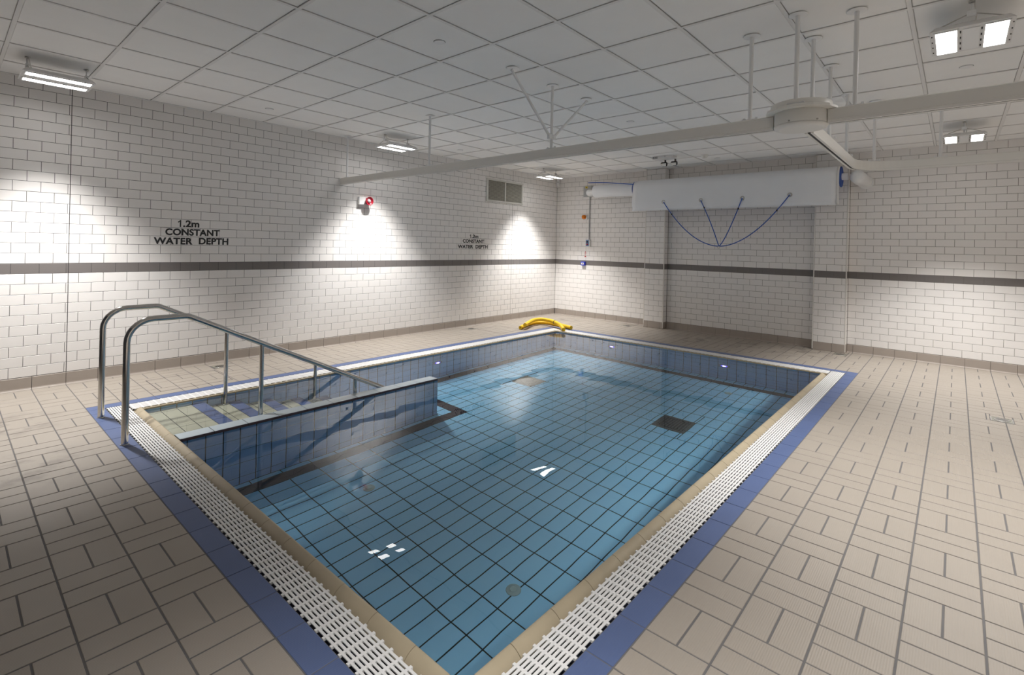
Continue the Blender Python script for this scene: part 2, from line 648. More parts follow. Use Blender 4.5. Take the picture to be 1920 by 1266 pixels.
MB().box(0, .02, ROOM_Y, 0, 2.996, 3.004).build('edge_angle', M['grid_bar'], ceiling)
MB().box(0, ROOM_X, -.02, 0, 2.996, 3.004).build('edge_angle', M['grid_bar'], ceiling)

# ------------------------------------------------------------------ deck
PX0, PX1, PY0, PY1 = 1.056, 5.806, -8.228, -1.478       # outer line of the blue border
BW = 0.116
fz = -DEP
floor = structure('floor', MB()
                  .box(-.02, PX0 + BW, ROOM_Y, .02, -.3, fz)
                  .box(PX1 - BW, ROOM_X, ROOM_Y, .02, -.3, fz)
                  .box(PX0 + BW, PX1 - BW, ROOM_Y, PY0 + BW, -.3, fz)
                  .box(PX0 + BW, PX1 - BW, PY1 - BW, .02, -.3, fz),
                  M['deck_grout'], 'beige basketweave tiled deck round the pool')
DRAINS = [(0.25, -6.89, 'small square floor drain near the left wall, nearest to the handrails'),
          (0.26, -2.82, 'small square floor drain near the left wall beside the yellow noodles'),
          (1.97, -0.30, 'small square floor drain before the first pilaster'),
          (5.44, -0.29, 'square floor drain at the foot of the second pilaster, with damp tiles round it'),
          (7.035, -2.64, 'square steel floor drain in the open deck right of the pool')]
DS = 0.078
holes = [(x - DS, x + DS, y - DS, y + DS) for x, y, _ in DRAINS]
ff = Field(floor, 'floor_tile', M['deck_tile'], 'small_floor_tiles', 300, ch=0.0015)
for i in range(-24, 11):
    for j in range(-12, 34):
        bx, by = PX1 + .25 * i, PY0 + .25 * j
        if PX0 - 1e-3 < bx < PX1 - 1e-3 and PY0 - 1e-3 < by < PY1 - 1e-3:
            continue
        if (i + j) % 2:
            rr = [(bx, bx + .25, by, by + .125), (bx, bx + .25, by + .125, by + .25)]
        else:
            rr = [(bx, bx + .125, by, by + .25), (bx + .125, bx + .25, by, by + .25)]
        for r in rr:
            r = (max(r[0], 0.004), min(r[1], ROOM_X), max(r[2], ROOM_Y), min(r[3], -0.004))
            if r[1] - r[0] < .01 or r[3] - r[2] < .01: continue
            parts = [r]
            for e in holes:
                parts = [q for p in parts for q in subtract(p, e)]
            for p in parts:
                ff.tile(((p[0] + p[1]) / 2, (p[2] + p[3]) / 2, 0), X, Y, p[1] - p[0] - .008, p[3] - p[2] - .0066)
ff.build()

# ------------------------------------------------------------------- pool
IX0, IX1, IY0, IY1 = 1.40, 5.46, -7.885, -1.823          # faces of the pool walls
DEPTH, WATER = -1.14, -0.022
s = DEP
pool = MB()
pool.box(IX0 - .5, IX1 + .5, IY0 - .5, IY1 + .5, DEPTH - .15, DEPTH - s)                     # floor slab
t = .072
zt = -.012
pool.box(IX0 - t, IX0 - s, IY0 - t, IY1 + t, DEPTH, zt - .03)
pool.box(IX1 + s, IX1 + t, IY0 - t, IY1 + t, DEPTH, zt - .03)
pool.box(IX0 - t, IX1 + t, IY0 - t, IY0 - s, DEPTH, zt - .03)
pool.box(IX0 - t, IX1 + t, IY1 + s, IY1 + t, DEPTH, zt - .03)
basin = structure('pool_basin', pool, M['pool_grout'], 'rectangular tiled pool sunk in the deck')

ch = MB()
o = .13
for a in (PX0 + BW - .02, IX1 + .05):
    ch.box(a, a + .19 + .03, PY0 + BW, PY1 - BW, -.17, -.15)
for b in (PY0 + BW - .02, IY1 + .05):
    ch.box(PX0 + BW, PX1 - BW, b, b + .22, -.17, -.15)
ch.build('gutter_channel', M['gutter'], basin)

# blue border
fbord = Field(basin, 'border_tile', M['blue_tile'], 'small_border_tiles', 300, ch=.0015)
n = 0
for k in range(27):
    yc = PY0 + .25 * (k + .5)
    fbord.tile((PX0 + BW / 2, yc, -.0002), X, Y, BW - .004, .246)
    fbord.tile((PX1 - BW / 2, yc, -.0002), X, Y, BW - .004, .246)
for k in range(19):
    a, b = PX0 + .25 * k, PX0 + .25 * (k + 1)
    if k == 0: a += BW
    if k == 18: b -= BW
    fbord.tile(((a + b) / 2, PY0 + BW / 2, -.0002), X, Y, b - a - .004, BW - .004)
    fbord.tile(((a + b) / 2, PY1 - BW / 2, -.0002), X, Y, b - a - .004, BW - .004)
fbord.build()

# coping: rounded finger-grip tiles, d = distance from gutter edge towards the water
CP = [(0, -.075), (0, -.040), (.004, -.033), (.012, -.0235), (.022, -.0145), (.033, -.0075), (.044, -.003), (.053, -.0005), (.059, 0), (.0645, -.0025), (.0675, -.008), (.068, -.0155), (.068, -.075)]


def coping(a, b, first, place):
    cc = cuts(a, b, first, .25)
    for p, q in zip(cc, cc[1:]):
        if q - p < .012: continue
        m0, m1 = p + .0015, q - .0015
        nn = len(CP)
        v = [place(m, d, z) for m in (m0, m1) for d, z in CP]
        f = [(i, (i + 1) % nn, nn + (i + 1) % nn, nn + i) for i in range(nn)]
        mb = MB().add(v, f[:-1], True).add(v, [f[-1], tuple(range(nn)), tuple(reversed(range(nn, 2 * nn)))])
        mb.build('coping_tile', M['coping'], basin)


CO = .069
coping(IY0 - .010, IY1 + .010, -7.647, lambda m, d, z: (IX1 + CO - d, m, z))
coping(IY0 - .010, IY1 + .010, -7.647, lambda m, d, z: (IX0 - CO + d, m, z))
coping(IX0 - CO, IX1 + CO, 5.218, lambda m, d, z: (m, IY0 - CO + d, z))
coping(IX0 - CO, IX1 + CO, 5.218, lambda m, d, z: (m, IY1 + CO - d, z))

# pool walls
fw = Field(basin, 'pool_wall_tile', M['pool_wall'], 'small_pool_wall_tiles', 300)


def pool_wall(org, u, a, b, first, z0, z1, field=None, fz=0.25):
    cc = cuts(a, b, first, .125)
    zz = [z1]
    while zz[-1] - fz > z0 + .02: zz.append(zz[-1] - fz)
    zz.append(z0)
    for p, q in zip(cc, cc[1:]):
        for zb_, za in zip(zz, zz[1:]):
            (field or fw).tile(Vector(org) + u * ((p + q) / 2) + Z * ((za + zb_) / 2), u, Z, q - p - .007, zb_ - za - .007)


pool_wall((IX0, 0, 0), Y, IY0, IY1, -7.885, DEPTH, -.0145)
pool_wall((IX1, 0, 0), -Y, -IY1, -IY0, 7.885, DEPTH, -.0145)
pool_wall((0, IY1, 0), X, IX0, IX1, 5.46, DEPTH, -.0145)
pool_wall((0, IY0, 0), -X, -IX1, -IX0, -5.46, DEPTH, -.0145)

# pool floor
SUMP = (2.22, 2.555, -3.95, -3.62)
MAIN = (4.26, 4.613, -3.981, -3.634)
LINES = [(5.21, 5.335, IY0 + .125, -1.96), (1.461, 1.586, -5.107, -1.96), (1.461, 5.335, -2.085, -1.96), (2.586, 5.335, IY0 + .125, IY0 + .25),
         (2.461, 2.586, IY0 + .125, -5.107), (1.461, 2.461, -5.232, -5.107)]
fpf = Field(basin, 'pool_floor_tile', M['pool_floor'], 'small_pool_floor_tiles', 300)
ex = cuts(IX0, IX1, 5.46, .125)
ey = cuts(IY0, IY1, -7.885, .25)
ENTRY = (IX0, 2.40, IY0, -5.40)
for a, b in zip(ex, ex[1:]):
    for c, d in zip(ey, ey[1:]):
        parts = [(a, b, c, d)]
        for e in LINES + [SUMP, MAIN, (IX0, 2.40, IY0, -5.70), (2.265, 2.40, -5.71, -5.40)]:
            parts = [q for p in parts for q in subtract(p, e)]
        for p in parts:
            if p[1] - p[0] < .012 or p[3] - p[2] < .012: continue
            fpf.tile(((p[0] + p[1]) / 2, (p[2] + p[3]) / 2, DEPTH), X, Y, p[1] - p[0] - .0085, p[3] - p[2] - .0085)
fpf.build()
fln = Field(basin, 'line_tile', M['line_tile'], 'small_line_tiles', 300)
done = []
for e in LINES:
    alongx = (e[1] - e[0]) > (e[3] - e[2])
    cc = cuts(e[0], e[1], 5.46, .25) if alongx else cuts(e[2], e[3], -7.885, .25)
    for p, q in zip(cc, cc[1:]):
        r = (p, q, e[2], e[3]) if alongx else (e[0], e[1], p, q)
        parts = [r]
        for d_ in done:
            parts = [w for v in parts for w in subtract(v, d_)]
        for v in parts:
            fln.tile(((v[0] + v[1]) / 2, (v[2] + v[3]) / 2, DEPTH + .0003), X, Y, v[1] - v[0] - .005, v[3] - v[2] - .005)
    done.append(e)
fln.build()

# entry wall beside the steps
EX0, EX1, EY1 = 2.265, 2.40, -5.40
CAPZ = -.001
ew = MB().box(EX0 + s, EX1 - s, IY0, EY1 - s, DEPTH, CAPZ - .004).build('entry_wall', M['pool_grout'], basin)
few = Field(ew, 'entry_wall_tile', M['pool_wall'], 'small_entry_wall_tiles', 300)
pool_wall((EX1, 0, 0), Y, IY0, EY1, -7.21, DEPTH, -.026, few)
pool_wall((EX0, 0, 0), -Y, -EY1, -IY0, 7.21, DEPTH, -.005, few)
pool_wall((0, EY1, 0), -X, -EX1, -EX0, -2.27, DEPTH, -.005, few)
few.build()
fcap = Field(ew, 'cap_tile', M['wall_cap'], 'small_cap_tiles', 300)
fed = Field(ew, 'edge_tile', M['edge_tile'], 'small_edge_tiles', 300)
cc = cuts(IY0, EY1, -5.40, .25)
for p, q in zip(cc, cc[1:]):
    fcap.tile(((EX0 + EX1) / 2, (p + q) / 2, CAPZ), X, Y, EX1 - EX0 - .002, q - p - .005)
    fed.tile((EX1 + .001, (p + q) / 2, CAPZ - .0125), Y, Z, q - p - .004, .022)
fcap.build(); fed.build()

# steps: platform and six descending treads
NT = .11
zs = [-.115 - .165 * k for k in range(6)]
ye = [IY0] + [-7.41 + .31 * k for k in range(6)]
for k in range(6):
    st = MB().box(IX0, EX0, ye[k], ye[k + 1] - .001, DEPTH, zs[k] - s).build('entry_step', M['pool_grout'], basin)
    ft = Field(st, 'tread_tile', M['tread'], 'x')
    fn = Field(st, 'nosing_tile', M['nosing'], 'x')
    y0, y1 = ye[k], ye[k + 1] - NT
    nr = max(1, round((y1 - y0) / .125))
    for c0, c1 in zip(cuts(IX0, EX0, 1.46, .25), cuts(IX0, EX0, 1.46, .25)[1:]):
        for r in range(nr):
            a, b = y0 + (y1 - y0) * r / nr, y0 + (y1 - y0) * (r + 1) / nr
            ft.tile(((c0 + c1) / 2, (a + b) / 2, zs[k]), X, Y, c1 - c0 - .004, b - a - .005)
        fn.tile(((c0 + c1) / 2, (y1 + ye[k + 1]) / 2, zs[k] + .0004), X, Y, c1 - c0 - .004, NT - .003)
        zlow = zs[k + 1] if k < 5 else DEPTH
        ft.tile(((c0 + c1) / 2, ye[k + 1] + .0012, (zs[k] + zlow) / 2), -X, Z, c1 - c0 - .004, zs[k] - zlow - .008)
    ft.build(); fn.build()

fw.build()

# inlets, drains and lamps in the basin
for x, y in ((4.692, -6.721), (4.551, -2.412), (3.147, -6.745)):
    MB().lathe((x, y, DEPTH), Z, [(.048, 0), (.048, .003), (.044, .006), (.026, .006), (.024, .012), (.022, .013)], 24).build('floor_inlet', M['inlet'], basin)
mdr = thing('main_drain', 'dark square slatted drain grille on the pool floor, right of centre', 'drain', ((MAIN[0] + MAIN[1]) / 2, (MAIN[2] + MAIN[3]) / 2, DEPTH))
x0, x1, y0, y1 = MAIN
fr = MB()
for b in ((x0, x1, y0, y0 + .035), (x0, x1, y1 - .035, y1), (x0, x0 + .035, y0 + .035, y1 - .035), (x1 - .035, x1, y0 + .035, y1 - .035)):
    fr.box(b[0], b[1], b[2], b[3], DEPTH - .001, DEPTH + .006)
fr.build('frame', M['drain_dark'], mdr)
MB().box(x0 + .035, x1 - .035, y0 + .035, y1 - .035, DEPTH - .001, DEPTH + .001).build('grille_base', M['dark'], mdr)
for k in range(9):
    xx = x0 + .05 + (x1 - x0 - .1) * k / 8
    MB().box(xx - .008, xx + .008, y0 + .045, y1 - .045, DEPTH + .001, DEPTH + .012, .002).build('slat', M['drain_dark'], mdr)
smp = thing('sump_cover', 'stone-grey square cover with a round centre on the pool floor', 'drain', ((SUMP[0] + SUMP[1]) / 2, (SUMP[2] + SUMP[3]) / 2, DEPTH))
x0, x1, y0, y1 = SUMP
MB().box(x0, x1, y0, y1, DEPTH - .001, DEPTH + .005, .003).build('plate', M['drain_plate'], smp)
MB().lathe(((x0 + x1) / 2, (y0 + y1) / 2, DEPTH + .005), Z, [(.105, 0), (.105, .007), (.095, .009), (.09, .009)], 32).build('round_rim', M['drain_plate'], smp)
MB().lathe(((x0 + x1) / 2, (y0 + y1) / 2, DEPTH + .005), Z, [(.0899, 0), (.0899, .003)], 32).build('rim_groove', M['drain_dark'], smp)
MB().lathe(((x0 + x1) / 2, (y0 + y1) / 2, DEPTH + .005), Z, [(.074, 0), (.072, .009), (.03, .011), (.0, .0115)], 32).build('round_lid', M['drain_plate'], smp)
sg_ = MB()
for a_ in (.018, .032):
    for (q0, q1, w0, w1) in ((x0 + a_, x1 - a_, y0 + a_, y0 + a_ + .004), (x0 + a_, x1 - a_, y1 - a_ - .004, y1 - a_), (x0 + a_, x0 + a_ + .004, y0 + a_, y1 - a_), (x1 - a_ - .004, x1 - a_, y0 + a_, y1 - a_)):
        sg_.box(q0, q1, w0, w1, DEPTH + .004, DEPTH + .0056)
sg_.build('edge_grooves', M['drain_dark'], smp)['kind'] = 'stuff'
for k in range(4):
    a = pi / 4 + k * pi / 2
    MB().cyl(((x0 + x1) / 2 + .195 * cos(a), (y0 + y1) / 2 + .195 * sin(a), DEPTH + .005), Z, .008, .004, 10).build('screw', M['drain_dark'], smp)
for (c, ax, lb) in (((IX0, -4.561, -.455), X, 'lit blue-white underwater lamp in the left pool wall'),
                    ((2.523, IY1, -.46), -Y, 'lit blue-white underwater lamp in the far pool wall, nearer the corner'),
                    ((4.296, IY1, -.445), -Y, 'lit blue-white underwater lamp in the far pool wall, nearer the right end')):
    lt = thing('underwater_lamp', lb, 'pool light', c, 'underwater lamps')
    MB().lathe(c, ax, [(.085, 0), (.085, .006), (.075, .011), (.045, .011), (.043, .006)], 28).build('bezel', M['grey_plastic'], lt)
    MB().lathe(Vector(c) + Vector(ax) * .006, ax, [(.043, 0), (.043, .005), (.03, .006)], 24).build('glow_ring', M['pool_ring'], lt)
    MB().lathe(Vector(c) + Vector(ax) * .006, ax, [(.024, 0), (.024, .010), (.015, .013), (0, .014)], 24).build('lens', M['pool_light'], lt)

# overflow gratings
SL = 8


def grating(label, along, a0, a1, b0, b1):
    """along 'x' or 'y'; a = run, b = across"""
    g = thing('gutter_grating', label, 'grating', ((a0 + a1) / 2, (b0 + b1) / 2, -.028) if along == 'x' else ((b0 + b1) / 2, (a0 + a1) / 2, -.028), 'white overflow gratings')
    pitch = (b1 - b0 - .008) / SL
    for k in range(SL):
        p = b0 + .004 + pitch * k + .0033
        q = p + pitch - .0066
        if along == 'x': m = MB().box(a0, a1, p, q, -.006, -.001, .0010)
        else: m = MB().box(p, q, a0, a1, -.006, -.001, .0010)
        m.build('slat', M['grating'], g)
    rb = MB()
    x = a0 + .02
    while x < a1 - .01:
        if along == 'x': rb.box(x - .006, x + .006, b0 - .002, b1 + .002, -.012, -.0018)
        else: rb.box(b0 - .002, b1 + .002, x - .006, x + .006, -.012, -.0018)
        x += .0575
    o_ = rb.build('cross_ribs', M['grating'], g)
    o_['kind'] = 'stuff'
    return g


gx0, gx1, gy0, gy1 = PX0 + BW + .004, PX1 - BW - .004, PY0 + BW + .004, PY1 - BW - .004
gi = IX0 - CO - .004
grating('white slatted overflow grating along the near edge, under the handrails', 'x', gx0, gx1, gy0, IY0 - CO - .006)
grating('white slatted overflow grating along the right edge of the pool', 'y', IY0 - CO + .0, gy1, IX1 + CO + .006, gx1)
grating('white slatted overflow grating along the left edge, below the left wall', 'y', IY0 - CO + .0, gy1, gx0, IX0 - CO + .026)
grating('white slatted overflow grating along the far edge of the pool', 'x', IX0 - CO + .02, IX1 + CO, IY1 + CO - .026, gy1)

# water
NXW, NYW = 110, 160
wv, wf = [], []
for j in range(NYW + 1):
    for i in range(NXW + 1):
        x = IX0 - .012 + (IX1 - IX0 + .024) * i / NXW
        y = IY0 - .012 + (IY1 - IY0 + .024) * j / NYW
        z = .00022 * sin(7.1 * x + 3.2 * y + .5) + .0002 * sin(-5.3 * x + 9.7 * y) + .00013 * sin(15 * x + 11 * y + 1.3) + .0001 * sin(23 * x - 19 * y + 2)
        wv.append((x, y, WATER + z))
for j in range(NYW):
    for i in range(NXW):
        k = j * (NXW + 1) + i
        wf.append((k, k + 1, k + NXW + 2, k + NXW + 1))
wm = MB().add(wv, wf, True)
water = wm.build('water', M['water'], None, fix=False)
tag(water, 'clear still pool water over blue tiles, mirroring the walls', 'water', kind='stuff')

# ------------------------------------------------------------- handrails
def arc_path(pts, rad, n=7):
    """polyline with rounded corners"""
    pts = [Vector(p) for p in pts]
    out = [pts[0]]
    for i in range(1, len(pts) - 1):
        a, b, c = pts[i - 1], pts[i], pts[i + 1]
        u, v = (a - b).normalized(), (c - b).normalized()
        r = rad[i - 1]
        ang = u.angle(v)
        tl = r / math.tan(ang / 2)
        p, q = b + u * tl, b + v * tl
        bis = (u + v).normalized()
        ctr = b + bis * (r / sin(ang / 2))
        e1, e2 = (p - ctr), (q - ctr)
        th = e1.angle(e2)
        for k in range(n + 1):
            f = k / n
            out.append(ctr + (e1 * sin((1 - f) * th) + e2 * sin(f * th)) / sin(th))
    out.append(pts[-1])
    return out


SLP = .506


def handrail(x, label):
    h = thing('handrail', label, 'handrail', (x, -8.183, 0), None)
    zf = .89
    pts = [(x, -8.183, 0), (x, -8.183, zf), (x, -7.80, zf), (x, -5.93, zf - SLP * 1.87), ]
    MB().tube(arc_path(pts, [.16, .10]), .0225, 16).build('rail', M['steel'], h)
    MB().lathe((x, -8.183, -.001), Z, [(.028, 0), (.028, .003), (.024, .005)], 20).build('floor_flange', M['brushed'], h)
    for y in (-7.238, -6.33):
        k = 0
        while k < 5 and ye[k + 1] < y: k += 1
        zt_ = zf - SLP * (y + 7.80)
        MB().cyl((x, y, zs[k]), Z, .0185, zt_ - .015 - zs[k], 14).build('post', M['steel'], h)
        MB().lathe((x, y, zs[k]), Z, [(.033, 0), (.033, .004), (.022, .008)], 18).build('post_flange', M['brushed'], h)
    return h


handrail(1.425, 'polished steel handrail by the left pool wall, farther of the pair at the steps')
handrail(2.232, 'polished steel handrail over the entry wall, nearer of the pair at the steps')


# ------------------------------------------------------------- ceiling lamps
def lamp(x, y, label):
    """one LED fitting hung below the ceiling"""
    zb = 2.84
    t_ = thing('ceiling_lamp', label, 'ceiling light', (x, y, 3.0), 'slim twin-lens LED fittings')
    hb = MB()
    bm = bmesh.new()
    bmesh.ops.create_cube(bm, size=1.0)
    for q in bm.verts:
        k = 1.0 if q.co.z < 0 else .86
        q.co = Vector((x + q.co.x * .388 * k, y + q.co.y * .485 * k, zb + .022 + q.co.z * .036))
    bmesh.ops.bevel(bm, geom=bm.edges[:], offset=.008, segments=2, affect='EDGES', profile=.5)
    hb.bm(bm)
    hb.build('housing', M['housing'], t_)
    for sgn in (-1, 1):
        cx = x + sgn * .113
        f = MB()
        f.box(cx - .058, cx + .058, y - .222, y - .212, zb - .002, zb + .006).box(cx - .058, cx + .058, y + .212, y + .222, zb - .002, zb + .006)
        f.box(cx - .058, cx - .050, y - .212, y + .212, zb - .002, zb + .006).box(cx + .050, cx + .058, y - .212, y + .212, zb - .002, zb + .006)
        f.build('lens_frame', M['white_paint'], t_)
        MB().box(cx - .050, cx + .050, y - .212, y + .212, zb + .0005, zb + .006).build('lens', M['lens'], t_)
    MB().box(x - .040, x + .040, y - .20, y + .20, zb - .001, zb + .006, .002).build('driver_cover', M['white_paint'], t_)
    cl = MB()
    for sgn in (-1, 1):
        for k in range(4):
            yy = y - .16 + .107 * k
            cl.box(x + sgn * .0475 - .003, x + sgn * .0475 + .003, yy - .012, yy + .012, zb - .003, zb + .006)
            cl.box(x + sgn * .181 - .003, x + sgn * .181 + .003, yy - .003, yy + .003, zb - .0015, zb + .006)
    o_ = cl.build('clips', M['dark'], t_)
    o_['kind'] = 'stuff'
    for sgn in (-1, 1):
        yy = y + sgn * .195
        MB().tube([(x - .15, yy, zb + .036), (x - .02, yy, zb + .085), (x + .02, yy, zb + .085), (x + .15, yy, zb + .036)], .0035, 8).build('yoke_wire', M['brushed'], t_)
        MB().box(x - .022, x + .022, yy - .012, yy + .012, zb + .07, zb + .105, .003).build('hanger_block', M['white_paint'], t_)
        MB().tube([(x, yy, zb + .10), (x, yy, 2.985), (x, yy - sgn * .02, 2.999)], .006, 8).build('hanger', M['white_paint'], t_)
        MB().cyl((x, yy, 2.992), Z, .016, .008, 12).build('ceiling_hook', M['brushed'], t_)
    MB().tube([(x + .02, y - .16, zb + .04), (x + .022, y - .175, zb + .09), (x + .012, y - .185, 2.998)], .0035, 8).build('cable', M['cream_paint'], t_)
    for sgn in (-1, 1):
        ld = bpy.data.lights.new('lamp_head', 'SPOT')
        ld.energy = LAMP_POWER
        ld.color = LAMP_COLOUR
        ld.spot_size = SPOT_ANGLE
        ld.spot_blend = SPOT_BLEND
        ld.shadow_soft_size = .045
        try: ld.cycles.is_caustics_light = True
        except Exception: pass
        lo = bpy.data.objects.new('lamp_head', ld)
        lo.parent = t_
        lo.location = (sgn * .113, 0, zb - .055 - 3.0)
        COL.objects.link(lo)


lamp(0.745, -8.42, 'LED ceiling lamp at the top left, above the handrails')
lamp(0.70, -4.81, 'LED ceiling lamp along the left wall above the red sounder')
lamp(0.70, -1.21, 'LED ceiling lamp in the far left corner by the vent')
lamp(6.90, -8.65, 'LED ceiling lamp behind the camera, right row')
lamp(6.74, -4.87, 'large LED ceiling lamp at the top right')
lamp(6.74, -1.29, 'LED ceiling lamp near the far wall on the right, behind the hoist track')

# ------------------------------------------------------------- hoist track
RZ0, RZ1 = 2.318, 2.41


def track_profile(w=.030):
    h = RZ1
    return [(-w, RZ0 + .016), (-w + .003, RZ0), (-.009, RZ0), (-.009, RZ0 + .05), (.009, RZ0 + .05), (.009, RZ0), (w - .003, RZ0), (w, RZ0 + .016),
            (w - .004, RZ0 + .020), (w - .004, h - .006), (w - .010, h), (-w + .010, h), (-w + .004, h - .006), (-w + .004, RZ0 + .020)]


def ry(x): return -5.252 - .0135 * x


def rod(parent, x, y, z, name='hanger_rod', r=.0135):
    MB().cyl((x, y, z), Z, r, 3.0 - z, 14).build(name, M['white_paint'], parent)
    MB().lathe((x, y, 2.9995), -Z, [(.056, 0), (.056, .0015), (.050, .003), (.016, .005)], 24).build('ceiling_rose', M['white_paint'], parent)
    MB().box(x - .05, x + .05, y - .018, y + .018, z - .002, z + .006, .002).build('fixing_plate', M['white_paint'], parent)
    for sx in (-.04, .04):
        MB().cyl((x + sx, y, z + .005), Z, .009, .012, 8).build('bolt', M['white_paint'], parent)


main = thing('hoist_track', 'long straight white hoist track hung across the room', 'hoist track', (3.7, -5.3, RZ1))
for a, b in ((.012, 5.75), (6.068, ROOM_X - .02)):
    MB().sweep([(a, ry(a), 0), (b, ry(b), 0)], track_profile()).build('rail', M['cream_paint'], main)
for a, b in ((.02, 5.74), (6.08, ROOM_X - .03)):
    MB().sweep([(a, ry(a), 0), (b, ry(b), 0)], [(-.0088, RZ0 + .003), (.0088, RZ0 + .003), (.0088, RZ0 + .008), (-.0088, RZ0 + .008)]).build('slot_shade_strip', M['dark'], main)  # dark strip added inside the slot, standing in for its shade
MB().box(0.001, .014, ry(0) - .038, ry(0) + .038, RZ0 - .008, RZ1 + .006, .004).build('end_cap', M['white_paint'], main)
for x in (.152, 2.014, 5.592, 6.208):
    rod(main, x, ry(x), RZ1)
xb, yb = 3.83, ry(3.83)
rod(main, xb, yb, RZ1)
for yc in (-5.884, -4.75):
    d = Vector((xb + .01, yc, 2.998)) - Vector((xb, yb, 2.52))
    MB().cyl((xb, yb + (.03 if yc > yb else -.03), 2.52), d, .0125, d.length - .02, 14).build('brace_rod', M['white_paint'], main)
    MB().lathe((xb + .01, yc, 2.9995), -Z, [(.056, 0), (.056, .0015), (.050, .003), (.016, .006)], 24).build('ceiling_rose', M['white_paint'], main)
    sg = 1 if yc > yb else -1
    MB().box(xb - .016, xb + .016, yb + sg * .012, yb + sg * .052, 2.495, 2.545, .006).build('brace_clamp', M['white_paint'], main)
tt = thing('track_turntable', 'round white turntable joining the two hoist tracks', 'hoist turntable', (5.91, ry(5.91), RZ1))
c = (5.91, ry(5.91), 0)
MB().lathe((c[0], c[1], RZ0 - .014), Z, [(.125, 0), (.150, .004), (.158, .016), (.158, .020)], 48).build('base_ring', M['cream_paint'], tt)
MB().lathe((c[0], c[1], RZ0 + .008), Z, [(.156, 0), (.156, .088), (.15, .092)], 48).build('drum', M['cream_paint'], tt)
bm = bmesh.new()
bmesh.ops.create_cone(bm, cap_ends=True, segments=12, radius1=.212, radius2=.206, depth=.018)
MB().bm(bm, Matrix.Translation((c[0], c[1], RZ1 + .009))).build('flange', M['cream_paint'], tt)
MB().lathe((c[0], c[1], RZ1 + .018), Z, [(.178, 0), (.178, .034), (.170, .040)], 40).build('cover', M['cream_paint'], tt)
for k in range(6):
    a = k * pi / 3 + .3
    MB().cyl((c[0] + .151 * cos(a), c[1] + .151 * sin(a), RZ0 + .018), (cos(a), sin(a), 0), .005, .010, 8).build('screw', M['brushed'], tt)
for yy in (-5.495, -5.025):
    rod(tt, 5.915, yy, RZ1 + .026)
sec = thing('hoist_track', 'curved white hoist track bending along the far wall to the right', 'hoist track', (5.92, -4.0, RZ1))
YC = -2.90
path = [(5.915, -5.10, 0), (5.918, -3.33, 0)] + [(5.918 + .36 * (1 - cos(a)), -3.26 + .36 * sin(a), 0) for a in [k * pi / 2 / 12 for k in range(13)]] + [(ROOM_X - .02, YC, 0)]
MB().sweep(path, track_profile()).build('rail', M['cream_paint'], sec)
SLOT_SHADE = [(-.0088, RZ0 + .003), (.0088, RZ0 + .003), (.0088, RZ0 + .008), (-.0088, RZ0 + .008)]
MB().sweep(path, SLOT_SHADE).build('slot_shade_strip', M['dark'], sec)  # painted shade again, a dark strip following the slot round the bend
for x, y in ((5.91, -4.34), (5.90, -3.42), (6.07, -2.98), (6.57, YC)):
    rod(sec, x, y, RZ1)

# ------------------------------------------------------------- pool cover roller
AY, AZ = -0.345, 2.612
pc = thing('pool_cover_roller', 'white canvas pool cover rolled up high on the far wall', 'pool cover', (3.7, AY, AZ))


def drape(x0, x1, name, m, dz=0.0, off=0.0):
    """canvas over the roll and down the front"""
    R = .160 + off
    prof = []
    for k in range(0, 25):
        a = radians(150 - 150 * k / 24)
        prof.append((AY + R * cos(a) * -1, AZ + R * sin(a)))
    prof = [(AY + R * -cos(radians(190 - 10 * k)), AZ + R * sin(radians(190 - 10 * k))) for k in range(0, 20)]
    # prof runs back -> top -> front; front is -y
    prof = [(AY + R * cos(radians(a)), AZ + R * sin(radians(a))) for a in range(-10, 181, 10)]
    yf = AY - R
    for k in range(1, 10):
        prof.append((yf - .012 * sin(k / 9 * pi) , AZ - (AZ - 2.192) * k / 9))
    NX = 40 if x1 - x0 > .5 else 2
    v, f = [], []
    for i in range(NX + 1):
        x = x0 + (x1 - x0) * i / NX
        for k, (y, z) in enumerate(prof):
            low = max(0, (AZ - z) / .4)
            wob = low * (.006 * sin(9 * x + 1) + .004 * sin(23 * x))
            corner = 0
            if name == 'canvas':
                e = min(x - x0, x1 - x)
                if e < .25 and z < 2.36: corner = .012 * (1 - e / .25) * sin((2.36 - z) * 40)
            v.append((x, y - wob - corner, z))
    n_ = len(prof)
    for i in range(NX):
        for k in range(n_ - 1):
            f.append((i * n_ + k, i * n_ + k + 1, (i + 1) * n_ + k + 1, (i + 1) * n_ + k))
    o_ = MB().add(v, f, True).build(name, m, pc, fix=False)
    sm = o_.modifiers.new('thickness', 'SOLIDIFY')
    sm.thickness = .006
    return o_


drape(2.125, 5.375, 'canvas', M['canvas'])
drape(5.375, 5.408, 'hem', M['hem'], off=.003)
MB().cyl((2.10, AY, AZ), X, .150, 3.26, 36).build('rolled_cover', M['blue_foam'], pc)
MB().lathe((5.40, AY, AZ), X, [(.150, 0), (.150, .018), (.140, .020)], 36).build('end_disc', M['blue_foam'], pc)
MB().lathe((1.19, AY, AZ + .012), X, [(.10, 0), (.122, .012), (.126, .04), (.126, .92)], 32).build('inner_roll', M['canvas'], pc)
MB().cyl((1.08, AY, AZ), X, .048, .12, 20).build('shaft', M['white_paint'], pc)
MB().cyl((5.41, AY, AZ), X, .050, .085, 20).build('shaft', M['white_paint'], pc)
MB().tube([(1.10, AY - .10, AZ + .185), (1.30, AY - .12, AZ + .175), (1.55, AY - .13, AZ + .155), (1.85, AY - .13, AZ + .12), (2.13, AY - .14, AZ + .085)], .008, 8).build('rope', M['rope'], pc)
ex_pts = [2.745, 3.415, 4.088, 4.775]
ez = [2.34, 2.341, 2.348, 2.366]
knot = Vector((3.735, AY - .19, 1.562))
